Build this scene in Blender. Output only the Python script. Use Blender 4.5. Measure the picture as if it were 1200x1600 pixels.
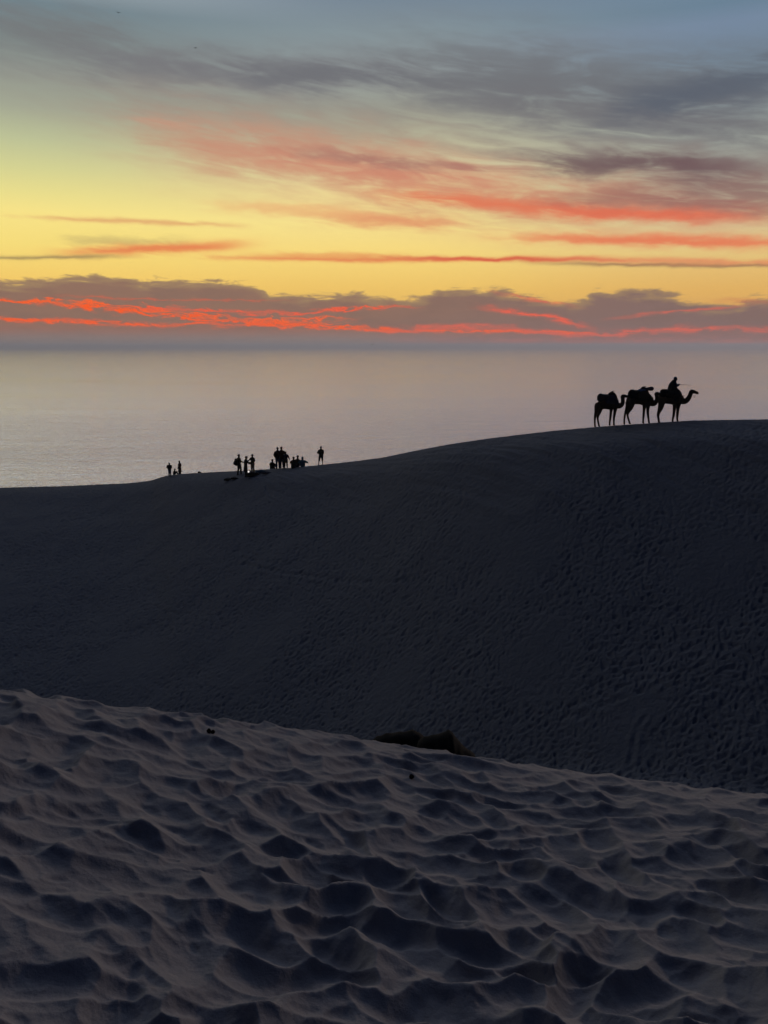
import bpy, bmesh, math, random
import numpy as np
from mathutils import Vector, Matrix

for o in list(bpy.data.objects):
    bpy.data.objects.remove(o, do_unlink=True)
scene = bpy.context.scene
R = math.radians

# ------------------------------------------------------------------ camera
F = 1250.0                        # focal length in photo pixels (1200 wide)
PITCH = math.atan(259.0 / F)      # camera looks this far below the horizon
cam_data = bpy.data.cameras.new("camera")
cam = bpy.data.objects.new("camera", cam_data)
scene.collection.objects.link(cam)
scene.camera = cam
cam_data.sensor_fit = 'HORIZONTAL'
cam_data.sensor_width = 36.0
cam_data.lens = 36.0 * F / 1200.0
cam_data.clip_start = 0.05
cam_data.clip_end = 400000.0
cam.location = (0, 0, 0)
cam.rotation_euler = (math.pi / 2 - PITCH, 0, 0)
scene.render.resolution_x = 768
scene.render.resolution_y = 1024
scene.cycles.max_bounces = 3
scene.cycles.diffuse_bounces = 2
scene.cycles.glossy_bounces = 2
scene.cycles.transmission_bounces = 0
scene.cycles.volume_bounces = 1
scene.cycles.caustics_reflective = False
scene.cycles.caustics_refractive = False

scene.view_settings.view_transform = 'Standard'
scene.view_settings.look = 'None'
scene.view_settings.gamma = 1
scene.view_settings.exposure = 0
scene.view_settings.use_curve_mapping = False

CP, SP = math.cos(PITCH), math.sin(PITCH)


def ray(px, py):
    cx = (px - 600.0) / F
    cy = (800.0 - py) / F
    return (cx, CP + cy * SP, -SP + cy * CP)


def azel(px, py):
    x, y, z = ray(px, py)
    return math.atan2(x, y), math.atan2(z, math.hypot(x, y))


def lin(c):
    out = []
    for v in c[:3]:
        v /= 255.0
        out.append(v / 12.92 if v <= 0.04045 else ((v + 0.055) / 1.055) ** 2.4)
    return tuple(out) + (1.0,)


# ------------------------------------------------------------------ node helper
class N:
    """tiny expression helper over shader math nodes"""
    tree = None

    def __init__(s, sock):
        s.s = sock

    @staticmethod
    def m(op, *a, clamp=False):
        n = N.tree.nodes.new('ShaderNodeMath')
        n.operation = op
        n.use_clamp = clamp
        for i, v in enumerate(a):
            if isinstance(v, N):
                N.tree.links.new(v.s, n.inputs[i])
            else:
                n.inputs[i].default_value = v
        return N(n.outputs[0])

    def __add__(s, o): return N.m('ADD', s, o)
    __radd__ = __add__
    def __sub__(s, o): return N.m('SUBTRACT', s, o)
    def __rsub__(s, o): return N.m('SUBTRACT', o, s)
    def __mul__(s, o): return N.m('MULTIPLY', s, o)
    __rmul__ = __mul__
    def __truediv__(s, o): return N.m('DIVIDE', s, o)


def sstep(a, b, x):
    n = N.tree.nodes.new('ShaderNodeMapRange')
    n.interpolation_type = 'SMOOTHSTEP'
    n.inputs['From Min'].default_value = a
    n.inputs['From Max'].default_value = b
    N.tree.links.new(x.s, n.inputs['Value'])
    return N(n.outputs[0])


def comb(x, y, z=0.0):
    n = N.tree.nodes.new('ShaderNodeCombineXYZ')
    for i, v in enumerate((x, y, z)):
        if isinstance(v, N):
            N.tree.links.new(v.s, n.inputs[i])
        else:
            n.inputs[i].default_value = v
    return N(n.outputs[0])


def noise(vec, scale=1.0, detail=4.0, rough=0.55, dist=0.0, dim='3D'):
    n = N.tree.nodes.new('ShaderNodeTexNoise')
    n.noise_dimensions = dim
    N.tree.links.new(vec.s, n.inputs['Vector'])
    n.inputs['Scale'].default_value = scale
    n.inputs['Detail'].default_value = detail
    n.inputs['Roughness'].default_value = rough
    n.inputs['Distortion'].default_value = dist
    return N(n.outputs[0])


def mixc(f, a, b):
    n = N.tree.nodes.new('ShaderNodeMix')
    n.data_type = 'RGBA'
    if isinstance(f, N):
        N.tree.links.new(f.s, n.inputs[0])
    else:
        n.inputs[0].default_value = f
    for k, v in ((6, a), (7, b)):
        if isinstance(v, N):
            N.tree.links.new(v.s, n.inputs[k])
        else:
            n.inputs[k].default_value = v
    return N(n.outputs[2])


def ramp(fac, stops, interp='LINEAR'):
    n = N.tree.nodes.new('ShaderNodeValToRGB')
    cr = n.color_ramp
    cr.interpolation = interp
    while len(cr.elements) > 1:
        cr.elements.remove(cr.elements[-1])
    for i, (p, c) in enumerate(stops):
        e = cr.elements[0] if i == 0 else cr.elements.new(p)
        e.position = p
        e.color = c
    N.tree.links.new(fac.s, n.inputs[0])
    return N(n.outputs[0])


def curve(fac, pts, x0, x1, y0, y1):
    """float curve: pts in real units"""
    n = N.tree.nodes.new('ShaderNodeFloatCurve')
    c = n.mapping.curves[0]
    q = [((x - x0) / (x1 - x0), (y - y0) / (y1 - y0)) for x, y in pts]
    while len(c.points) > 2:
        c.points.remove(c.points[1])
    c.points[0].location = q[0]
    c.points[1].location = q[-1]
    for p in q[1:-1]:
        c.points.new(*p)
    n.mapping.update()
    f = (fac - x0) / (x1 - x0)
    N.tree.links.new(f.s, n.inputs['Value'])
    return N(n.outputs[0]) * (y1 - y0) + y0


# ------------------------------------------------------------------ world: dusk sky with lit clouds
def D(px, py):
    a, e = azel(px, py)
    return math.degrees(a), math.degrees(e)


PX = 0.0458       # degrees of sky per photo pixel

world = bpy.data.worlds.new("World")
scene.world = world
world.use_nodes = True
wt = world.node_tree
wt.nodes.clear()
N.tree = wt
tc = wt.nodes.new('ShaderNodeTexCoord')
sep = wt.nodes.new('ShaderNodeSeparateXYZ')
wt.links.new(tc.outputs['Generated'], sep.inputs[0])
X, Y, Z = (N(sep.outputs[i]) for i in range(3))
AZ = N.m('ARCTAN2', X, Y) * 57.29578
EL = N.m('ARCSINE', Z) * 57.29578

# clear sky: colour by height, with the warm part leaning to the left where the sun went down


def sky_ramp(px, rows, extra):
    st = [(D(px, y)[1], c) for y, c in rows]
    st = [(0.0, st[0][1])] + st + extra
    return ramp(EL / 40.0, [(e / 40.0, lin(c)) for e, c in st], 'B_SPLINE' if False else 'LINEAR')


up = [(26.0, (164, 178, 202)), (33.0, (168, 184, 212)), (40.0, (130, 147, 184))]  # sky above the view, brightness added so the sea reflects it
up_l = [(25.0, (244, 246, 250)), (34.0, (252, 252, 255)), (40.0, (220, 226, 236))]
up_r = [(27.0, (132, 150, 182)), (33.0, (136, 154, 190)), (40.0, (104, 124, 164))]
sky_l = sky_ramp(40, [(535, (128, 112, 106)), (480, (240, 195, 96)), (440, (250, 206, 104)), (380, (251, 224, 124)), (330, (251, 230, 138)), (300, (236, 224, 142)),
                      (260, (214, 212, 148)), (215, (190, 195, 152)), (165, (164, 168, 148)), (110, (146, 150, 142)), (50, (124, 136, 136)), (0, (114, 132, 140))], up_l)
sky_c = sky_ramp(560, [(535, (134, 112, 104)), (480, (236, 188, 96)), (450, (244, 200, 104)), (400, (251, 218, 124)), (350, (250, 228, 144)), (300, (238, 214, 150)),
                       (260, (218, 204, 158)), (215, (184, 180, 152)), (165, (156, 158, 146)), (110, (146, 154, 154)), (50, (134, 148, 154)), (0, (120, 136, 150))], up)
sky_r = sky_ramp(1160, [(535, (124, 112, 116)), (480, (226, 172, 92)), (450, (230, 180, 98)), (420, (232, 190, 112)), (390, (230, 200, 130)), (350, (218, 196, 148)), (310, (184, 172, 148)),
                        (260, (160, 158, 146)), (210, (158, 164, 156)), (150, (128, 140, 146)), (90, (116, 134, 150)), (30, (118, 137, 160)), (0, (106, 130, 150))], up_r)
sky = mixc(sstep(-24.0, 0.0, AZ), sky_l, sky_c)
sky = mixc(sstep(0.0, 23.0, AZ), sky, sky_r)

# warped coordinates for the clouds
base = comb(AZ, EL * 2.4)
w1 = noise(base, 0.14, 3.0, 0.5)
w2 = noise(comb(AZ + 31.7, EL * 3.0), 0.45, 4.0, 0.55)
U = AZ + (w1 - 0.5) * 5.0
V = EL + (w1 - 0.5) * 1.5 + (w2 - 0.5) * 0.9
# feathery streak textures running a little downhill to the right
st1 = noise(comb(AZ * 0.20 + EL * 0.16, EL * 0.95 + AZ * 0.09, 3.0), 1.0, 6.0, 0.56, 0.9)
st2 = noise(comb(AZ * 0.42 + EL * 0.5, EL * 2.4 + AZ * 0.26, 9.0), 1.0, 6.0, 0.60, 0.7)
streak = st1 * 0.66 + st2 * 0.34


def stroke(col, p0, p1, hw, dens, t0=0.42, t1=0.62, skew=0.0):
    global sky
    u0, v0 = D(*p0)
    u1, v1 = D(*p1)
    cu, cv = (u0 + u1) / 2, (v0 + v1) / 2
    L = math.hypot(u1 - u0, v1 - v0) / 2
    cx, sx = (u1 - u0) / 2 / L, (v1 - v0) / 2 / L
    w = hw * PX
    du = U - cu if w > 0.5 else AZ + (w1 - 0.5) * 3.0 - cu
    dv = V - cv if w > 0.5 else EL + (w2 - 0.5) * (0.9 if w > 0.3 else 0.45) - cv
    a = (du * cx + dv * sx) * (1 / L)
    b = (dv * cx - du * sx) * (1 / w)
    a2 = a * a
    m = N.m('EXPONENT', (a2 * a2 + b * b) * -1.0)
    t = sstep(t0, t1, streak + (m - 0.5) * 0.16)
    sky = mixc(N.m('MULTIPLY', N.m('POWER', m, 0.8) * t, dens * 0.9, clamp=True), sky, lin(col))


# big soft veils first
stroke((140, 130, 124), (100, 140), (700, 215), 46, .55, .25, .70)
stroke((120, 116, 120), (700, 190), (1300, 225), 60, .40, .30, .75)
stroke((206, 150, 122), (200, 205), (900, 300), 50, .62, .25, .72)
stroke((206, 140, 112), (560, 300), (1200, 320), 36, .70, .25, .70)
stroke((116, 116, 118), (-60, 25), (230, 62), 32, .75, .30, .66)
stroke((116, 115, 120), (90, 86), (760, 118), 26, .95, .28, .64)
stroke((100, 103, 110), (360, 108), (700, 128), 16, .45, .36, .64)
stroke((110, 112, 117), (600, 96), (1300, 150), 46, .95, .26, .64)
stroke((112, 110, 114), (700, 150), (1300, 190), 26, .80, .30, .66)
stroke((86, 94, 108), (960, 165), (1260, 110), 22, .85, .30, .60)
stroke((132, 122, 118), (700, 225), (1280, 262), 20, .65, .32, .66)
stroke((220, 140, 112), (200, 186), (300, 198), 6, .4, .30, .66)
stroke((198, 142, 118), (200, 204), (640, 248), 26, .60, .20, .78)
stroke((208, 126, 104), (340, 238), (880, 288), 20, .75, .25, .68)
stroke((160, 112, 104), (450, 236), (820, 268), 9, .70, .36, .62)
stroke((132, 96, 94), (960, 282), (1300, 300), 26, .80, .28, .60)
stroke((108, 84, 88), (840, 250), (1160, 268), 15, .95, .28, .56)
stroke((228, 116, 82), (600, 304), (920, 326), 10, .90, .30, .58)
stroke((230, 104, 74), (840, 330), (1190, 338), 9, .95, .22, .50)
stroke((150, 96, 92), (880, 308), (1260, 326), 11, .75, .30, .58)
stroke((226, 138, 100), (500, 340), (720, 348), 9, .85, .30, .58)
stroke((236, 166, 112), (340, 322), (560, 334), 9, .6, .32, .60)
stroke((232, 112, 78), (800, 370), (1300, 378), 8, .95, .22, .50)
stroke((224, 160, 108), (40, 338), (380, 352), 3.5, .8, .28, .54)
stroke((186, 164, 108), (90, 374), (290, 380), 8, .6, .32, .58)
stroke((232, 116, 74), (110, 394), (380, 382), 6.5, .95, .26, .50)
stroke((150, 128, 88), (-60, 402), (190, 401), 2.6, .85, .20, .44)
stroke((228, 120, 78), (330, 402), (900, 403), 3.2, .9, .22, .46)
stroke((234, 148, 88), (400, 398), (620, 400), 4.5, .7, .30, .54)
stroke((216, 88, 66), (600, 402), (980, 405), 2.6, .9, .24, .46)
stroke((150, 112, 84), (860, 411), (1300, 415), 2.6, .9, .22, .46)
stroke((226, 128, 92), (880, 404), (1300, 411), 4.0, .75, .26, .52)

# the low cloud bank over the sea
edge = [(-60, 436), (60, 438), (120, 430), (200, 434), (300, 438), (390, 442), (430, 460), (520, 457), (600, 466),
        (660, 464), (690, 450), (780, 453), (850, 464), (905, 468), (930, 453), (1030, 449), (1075, 468),
        (1140, 473), (1190, 462), (1260, 466)]
edg = curve(AZ, [D(*p) for p in edge], -30.0, 30.0, 0.0, 6.0)
bil = noise(comb(AZ * 0.62, EL * 1.5, 5.0), 0.75, 6.0, 0.62, 0.5)
wisp = noise(comb(AZ * 0.45, EL * 3.2, 8.0), 0.6, 6.0, 0.6, 0.8)
h = edg - EL + (bil - 0.5) * 1.7 + (wisp - 0.5) * 1.5
bank = sstep(-0.14, 0.26, h)
bcol = mixc(sstep(-5.0, 20.0, AZ), lin((142, 108, 94)), lin((130, 104, 100)))
bcol = mixc(sstep(0.45, 0.65, noise(comb(AZ, EL * 3.0, 2.0), 0.35, 5.0, 0.6)) * 0.35, bcol, lin((122, 98, 92)))
inside = sstep(0.15, 0.8, h)
bcol = mixc(inside, lin((158, 128, 98)), bcol)
sky = mixc(bank * 0.97, sky, bcol)


VN1 = [noise(comb(AZ * 0.8, EL * 2.4, 20.0 + q), 0.75, 6.0, 0.6, 0.4) for q in (0, 5)]
VN2 = [noise(comb(AZ * 0.9 + EL * 0.8, EL * 4.6 + AZ * 0.35, 40.0 + q), 1.25, 6.0, 0.66, 0.8) for q in (0, 5)]


def vein(pts, hw, dens, wav=0.8, c0=(255, 80, 30), sc=0.5, seed=0.0, t0=0.40, t1=0.60):
    """glowing underside streaks of the bank: a curved band broken up by noise"""
    global sky
    q = [D(*p) for p in pts]
    cy = curve(AZ, q, -32.0, 32.0, -1.0, 6.0)
    n1 = VN1[int(seed) % 2]
    n2 = VN2[int(seed) % 2]
    ridge = N.m('ABSOLUTE', n1 - 0.5)
    b = (EL - cy + (n1 - 0.5) * wav) * (1 / (hw * PX))
    m = N.m('EXPONENT', b * b * -1.0)
    ends = sstep(q[0][0] - 2.5, q[0][0] + 1.5, AZ) * sstep(q[-1][0] + 2.5, q[-1][0] - 1.5, AZ)
    t = sstep(t0, t1, n2 + m * 0.16 - ridge * 0.5) * (sstep(0.40, 0.56, VN1[(int(seed) + 1) % 2]) * 0.5 + 0.5)
    sky = mixc(N.m('MULTIPLY', m * t * ends, dens, clamp=True), sky, lin(c0))


vein([(-60, 517), (300, 521), (700, 525), (1260, 528)], 13, .22, .3, (196, 104, 84), .3, 1.0, .25, .7)
vein([(-60, 462), (60, 472), (200, 486), (320, 498), (480, 508), (560, 513)], 3.0, 1.15, 1.7, (255, 92, 24), .8, 2.0, .36, .54)
vein([(40, 470), (200, 478), (300, 490), (420, 500), (520, 500)], 2.4, 1.0, 1.8, (254, 98, 36), 1.0, 22.0, .43, .52)
vein([(-60, 499), (120, 502), (240, 507), (380, 507), (600, 515), (800, 517), (940, 522)], 2.6, 1.15, 1.0, (254, 92, 28), .9, 3.0, .37, .48)
vein([(230, 480), (330, 484), (430, 490), (560, 482), (620, 480)], 2.4, 1.0, 1.2, (244, 92, 56), 1.0, 4.0, .42, .51)
vein([(110, 462), (260, 468), (420, 470)], 1.6, .6, .8, (216, 96, 66), 1.0, 14.0, .45, .54)
vein([(780, 484), (850, 494), (900, 506)], 3.4, 1.1, .9, (236, 96, 70), .9, 5.0, .36, .47)
vein([(800, 462), (870, 474)], 2.6, .9, .6, (222, 104, 82), .9, 6.0, .38, .48)
vein([(640, 514), (760, 510), (900, 523), (1080, 514), (1260, 514)], 3.6, .95, 1.1, (226, 98, 76), .8, 7.0, .36, .52)
vein([(985, 494), (1060, 486), (1130, 480)], 2.2, .85, .6, (214, 104, 84), .9, 8.0, .38, .49)
vein([(1150, 470), (1260, 472)], 3, .6, .6, (196, 100, 84), .9, 18.0, .38, .49)
vein([(600, 533), (900, 534), (1260, 535)], 5, .75, .2, (200, 104, 90), .6, 9.0, .30, .56)
# thick air along the horizon
hz = sstep(1.25, 0.35, EL)
sky = mixc(hz * sstep(16.0, -6.0, AZ) * 0.9, sky, lin((142, 124, 118)))
sky = mixc(sstep(0.30, 0.0, EL) * 0.95, sky, mixc(sstep(-10.0, 20.0, AZ), lin((148, 136, 130)), lin((130, 126, 136))))
sky = mixc(sstep(-1.0, -7.0, EL), sky, lin((60, 58, 64)))

# away from the afterglow the sky is the deep blue of dusk
back = ramp(EL / 90.0, [(0.0, lin((24, 31, 48))), (0.15, lin((26, 36, 58))), (0.5, lin((22, 34, 58))), (1.0, lin((18, 30, 56)))])
glow = sstep(85.0, 30.0, N.m('ABSOLUTE', AZ)) * sstep(62.0, 36.0, EL)
sky = mixc(glow, back, sky)
bg = wt.nodes.new('ShaderNodeBackground')
wt.links.new(sky.s, bg.inputs['Color'])
bg.inputs['Strength'].default_value = 1.0
wo = wt.nodes.new('ShaderNodeOutputWorld')
wt.links.new(bg.outputs[0], wo.inputs['Surface'])
world.cycles.sampling_method = 'MANUAL'
world.cycles.sample_map_resolution = 1024

# added low warm lamp, front right, rims the near sand; the sunset lies left
added_sun_d = bpy.data.lights.new("added_sun", 'SUN')
added_sun_d.energy = 0.58
added_sun_d.angle = R(12)
added_sun_d.color = (1.0, 0.78, 0.64)
added_sun = bpy.data.objects.new("added_sun", added_sun_d)
scene.collection.objects.link(added_sun)
added_sun.rotation_euler = Vector((math.sin(R(43)) * math.cos(R(4.2)), math.cos(R(43)) * math.cos(R(4.2)), math.sin(R(4.2)))).to_track_quat('Z', 'Y').to_euler()


# ------------------------------------------------------------------ materials
def material(name):
    m = bpy.data.materials.new(name)
    m.use_nodes = True
    N.tree = m.node_tree
    b = m.node_tree.nodes['Principled BSDF']
    return m, b


def sset(b, key, v):
    if isinstance(v, N):
        N.tree.links.new(v.s, b.inputs[key])
    else:
        b.inputs[key].default_value = v


def bump(b, hgt, strength, dist):
    n = N.tree.nodes.new('ShaderNodeBump')
    n.inputs['Strength'].default_value = strength
    n.inputs['Distance'].default_value = dist
    N.tree.links.new(hgt.s, n.inputs['Height'])
    N.tree.links.new(n.outputs[0], b.inputs['Normal'])


def coords():
    n = N.tree.nodes.new('ShaderNodeTexCoord')
    return N(n.outputs['Object'])


def sand_material(name, col, fine, ripples):
    m, b = material(name)
    p = coords()
    big = noise(p, 0.9, 5.0, 0.6)
    grain = noise(p, 240.0, 2.0, 0.7)
    c = mixc(big, tuple(v * 0.86 for v in col) + (1,), tuple(v * 1.12 for v in col) + (1,))
    c = mixc(sstep(0.35, 0.7, grain) * 0.35, c, tuple(v * 1.35 for v in col) + (1,))
    sset(b, 'Base Color', c)
    sset(b, 'Roughness', 0.92)
    sset(b, 'Specular IOR Level', 0.2)
    mid_ = noise(p, fine, 6.0, 0.65)
    hgt = mid_ * 0.8 + grain * 0.05
    if ripples:
        wv = N.tree.nodes.new('ShaderNodeTexWave')
        N.tree.links.new(p.s, wv.inputs['Vector'])
        wv.inputs['Scale'].default_value = 14.0
        wv.inputs['Distortion'].default_value = 3.0
        wv.inputs['Detail'].default_value = 2.0
        patch = sstep(0.60, 0.72, noise(p, 1.7, 2.0, 0.5))
        hgt = hgt + N(wv.outputs['Fac']) * patch * 0.09
    bump(b, hgt, 0.8, 0.012 if ripples else 0.14)
    return m


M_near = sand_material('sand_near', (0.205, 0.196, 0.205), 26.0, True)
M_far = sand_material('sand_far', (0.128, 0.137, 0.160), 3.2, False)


def plain(name, col, rough=0.85, var=0.25, scale=12.0, spec=0.3, bmp=0.0):
    m, b = material(name)
    p = coords()
    n = noise(p, scale, 4.0, 0.6)
    c = mixc(n, tuple(v * (1 - var) for v in col) + (1,), tuple(v * (1 + var) for v in col) + (1,))
    sset(b, 'Base Color', c)
    sset(b, 'Roughness', rough)
    sset(b, 'Specular IOR Level', spec)
    if bmp:
        bump(b, noise(p, scale * 4, 4.0, 0.6), 0.5, bmp)
    return m


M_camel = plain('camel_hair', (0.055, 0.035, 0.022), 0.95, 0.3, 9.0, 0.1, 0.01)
M_skin = plain('skin', (0.10, 0.06, 0.045), 0.6)
M_hair = plain('hair', (0.012, 0.01, 0.009), 0.7)
M_black = plain('black_cloth', (0.012, 0.012, 0.014), 0.95, spec=0.1)
M_navy = plain('navy_cloth', (0.015, 0.022, 0.05), 0.95, spec=0.1)
M_brown = plain('brown_cloth', (0.03, 0.018, 0.014), 0.95, spec=0.1)
M_jean = plain('jean_cloth', (0.06, 0.08, 0.13), 0.95, spec=0.1)
M_teal = plain('teal_cloth', (0.03, 0.10, 0.14), 0.9, spec=0.1)
M_tan = plain('tan_cloth', (0.20, 0.15, 0.12), 0.95, spec=0.1)
M_olive = plain('olive_cloth', (0.02, 0.02, 0.012), 0.95, spec=0.1)
M_wine = plain('wine_cloth', (0.05, 0.014, 0.012), 0.95, spec=0.1)
M_blue = plain('blue_cloth', (0.05, 0.09, 0.20), 0.9, spec=0.1)
M_pack = plain('pack_canvas', (0.035, 0.04, 0.042), 0.95, 0.3, 6.0, 0.1, 0.006)
M_rope = plain('rope', (0.10, 0.08, 0.05), 0.9)
M_rock = plain('dark_rock', (0.006, 0.006, 0.007), 0.9, 0.4, 8.0, 0.1, 0.004)
M_wood = plain('wood', (0.05, 0.03, 0.02), 0.7)
M_bird = plain('feather', (0.03, 0.03, 0.03), 0.8)


# ------------------------------------------------------------------ terrain maths
rng = np.random.RandomState(7)
PERM = rng.rand(256, 256)
PERM2 = rng.rand(256, 256)
PERM3 = rng.rand(256, 256)
PERM4 = rng.rand(256, 256)


def vnoise(x, y, T=None, ox=0.0, oy=0.0):
    T = PERM if T is None else T
    x = x + ox
    y = y + oy
    xi = np.floor(x).astype(np.int64)
    yi = np.floor(y).astype(np.int64)
    fx = x - xi
    fy = y - yi
    fx = fx * fx * fx * (fx * (fx * 6 - 15) + 10)
    fy = fy * fy * fy * (fy * (fy * 6 - 15) + 10)
    g = lambda a, b: T[(xi + a) & 255, (yi + b) & 255]
    return (g(0, 0) * (1 - fx) + g(1, 0) * fx) * (1 - fy) + (g(0, 1) * (1 - fx) + g(1, 1) * fx) * fy - 0.5


def fbm(x, y, oct=4, gain=0.5, ox=0.0):
    s = 0.0
    a = 1.0
    for k in range(oct):
        s = s + a * vnoise(x, y, (PERM, PERM2, PERM3, PERM4)[k % 4], ox + 13.7 * k, 5.1 * k)
        x = x * 2.03
        y = y * 2.03
        a *= gain
    return s


def bowls(x, y, cell, ox, k=0.10, rmin=0.55, rmax=1.05, elong=0.45):
    """soft minimum of overlapping hollows: trampled dry sand, sharp crests between bowls. 0 deep .. ~1 flat"""
    x = x / cell + ox
    y = y / cell + ox * 0.7
    xi = np.floor(x).astype(np.int64)
    yi = np.floor(y).astype(np.int64)
    acc = np.full(x.shape, math.exp(-1.0 / k))
    for a in (-1, 0, 1):
        for b in (-1, 0, 1):
            ii = (xi + a) & 255
            jj = (yi + b) & 255
            cxx = xi + a + 0.12 + 0.76 * PERM[ii, jj]
            cyy = yi + b + 0.12 + 0.76 * PERM2[ii, jj]
            r = rmin + (rmax - rmin) * PERM3[ii, jj]
            ang = PERM4[ii, jj] * math.pi
            ca, sa = np.cos(ang), np.sin(ang)
            dx = x - cxx
            dy = y - cyy
            u = (dx * ca + dy * sa) / (1 + elong)
            v = (-dx * sa + dy * ca) * (1 + elong * 0.5)
            d2 = (u * u + v * v) / (r * r)
            dep = 0.55 * PERM4[jj, ii]
            f = dep + d2 * (1.05 - dep * 0.5)
            acc += np.exp(-np.minimum(f, 6.0) / k)
    return -k * np.log(acc)


# crest of the far dune as seen in the photo (pixel x, pixel y, distance)
CREST = [(-400, 770, 120), (-200, 766, 110), (0, 762, 100), (100, 759.5, 96), (200, 755, 92), (236, 751, 89), (250, 746, 87),
         (263, 742.5, 86), (290, 740, 84), (345, 737, 79), (380, 735.5, 76), (420, 733, 74), (460, 730.5, 72),
         (500, 726.5, 70), (560, 720, 66), (600, 714.5, 63), (640, 706, 60), (700, 694.5, 57), (760, 685.5, 54.5),
         (860, 673.5, 52), (950, 665.5, 51), (1000, 662.2, 50.6), (1040, 659.5, 50.3), (1080, 657, 50),
         (1200, 655, 49), (1400, 654, 48), (1700, 660, 47)]
NEARC = [(-400, 1040), (-200, 1052), (0, 1076), (100, 1090), (200, 1104), (330, 1120), (450, 1136), (560, 1153), (640, 1166),
         (740, 1182), (860, 1200), (960, 1213), (1080, 1228), (1200, 1243), (1400, 1262), (1700, 1280)]
ca_ = [azel(px, py) for px, py, d in CREST]
na_ = [azel(px, py) for px, py in NEARC]


def gsm(v, sig):
    n = int(sig * 3) + 1
    w = np.exp(-0.5 * (np.arange(-n, n + 1) / sig) ** 2)
    return np.convolve(np.pad(v, n, mode='edge'), w / w.sum(), mode='valid')


FA = np.linspace(R(-60), R(60), 4801)
_a = np.array([c[0] for c in ca_])
F_RC = gsm(np.interp(FA, _a, [c[2] for c in CREST]), 90)
F_TC = gsm(np.interp(FA, _a, [math.tan(c[1]) for c in ca_]), 8)
F_ZV = gsm(np.interp(FA, [R(-45), R(-26), 0, R(12), R(26), R(45)], [-24.5, -24.0, -18.0, -15.6, -14.4, -14.0]), 220)


def knots(th):
    """per-azimuth profile knots r, z"""
    rc = np.interp(th, FA, F_RC)
    tc_ = np.interp(th, FA, F_TC)
    zc = rc * tc_
    an = np.array([c[0] for c in na_])
    tn = np.interp(th, an, [math.tan(c[1]) for c in na_])
    rn = 4.3 + 0.2 * np.sin(th * 3)
    zn = rn * tn
    zv = np.interp(th, FA, F_ZV)
    return rn, zn, zv, rc, zc


def column_profile(th, r):
    """th: (n,), r: (m,) -> z (m,n)"""
    rn, zn, zv, rc, zc = knots(th)
    out = np.empty((len(r), len(th)))
    for j in range(len(th)):
        s0 = -0.17
        sv = 0.66
        r_s = rn[j] + 0.9 + (abs(zv[j] - zn[j]) - 0.9) / sv   # foot of the slip face
        crest_in = 5.0
        zc5 = zc[j] - crest_in * (0.03 + 0.07 / (1 + math.exp(-th[j] * 14)))
        kr = [0.0, rn[j], rn[j] + 1.2, r_s, r_s + 5, rc[j] - crest_in, rc[j], rc[j] + 1.5, rc[j] + 25, 420.0, 5000.0]
        kz = [-1.55, zn[j], zn[j] - 0.80, zv[j], zv[j] - 0.1, zc5, zc[j], zc[j] - 0.75, zc[j] - 16, -84.0, -84.0]
        if kr[4] > kr[5] - 2:
            kr[4] = kr[5] - 2
        out[:, j] = np.interp(r, kr, kz)
    return out


def smooth_rows(z, sig):
    n = int(sig * 3) + 1
    w = np.exp(-0.5 * (np.arange(-n, n + 1) / sig) ** 2)
    w /= w.sum()
    zp = np.pad(z, ((n, n), (0, 0)), mode='edge')
    return sum(w[i] * zp[i:i + z.shape[0]] for i in range(2 * n + 1))


def grid_mesh(name, X, Y, Z, mat, wrap=False):
    m, n = X.shape
    co = np.stack([X, Y, Z], -1).reshape(-1, 3).astype(np.float32)
    i = np.arange(m - 1)[:, None] * n
    j = np.arange(n if wrap else n - 1)[None, :]
    j2 = (j + 1) % n
    f = np.stack([i + j, i + j2, i + n + j2, i + n + j], -1).reshape(-1, 4)[:, ::-1]
    me = bpy.data.meshes.new(name)
    me.vertices.add(len(co))
    me.vertices.foreach_set('co', co.ravel())
    me.loops.add(f.size)
    me.loops.foreach_set('vertex_index', f.ravel().astype(np.int32))
    me.polygons.add(len(f))
    me.polygons.foreach_set('loop_start', np.arange(len(f), dtype=np.int32) * 4)
    me.polygons.foreach_set('loop_total', np.full(len(f), 4, dtype=np.int32))
    me.update(calc_edges=True)
    me.polygons.foreach_set('use_smooth', np.ones(len(f), dtype=bool))
    me.materials.append(mat)
    o = bpy.data.objects.new(name, me)
    scene.collection.objects.link(o)
    return o


def near_detail(x, y):
    wx = x + 0.07 * fbm(x * 2.4, y * 2.4, 3) + 0.03 * fbm(x * 9, y * 9, 2, ox=3)
    wy = y + 0.07 * fbm(x * 2.4, y * 2.4, 3, ox=40) + 0.03 * fbm(x * 9, y * 9, 2, ox=50)
    wx = wx * 0.70
    b1 = bowls(wx, wy, 0.138, 3.3, k=0.018, rmin=0.62, rmax=1.2)
    b2 = bowls(wx, wy, 0.085, 17.1, k=0.03, rmin=0.35, rmax=0.95)
    m = 0.5 + fbm(x * 0.9, y * 0.9, 2, ox=90)
    z = 0.078 * (b1 - 0.75) * (0.80 + 0.6 * m) + 0.013 * (b2 - 0.8) + 0.020 * fbm(x * 1.5, y * 1.1, 3, ox=70)
    return z + 0.004 * fbm(x * 18, y * 18, 4, 0.6, ox=20)


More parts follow.
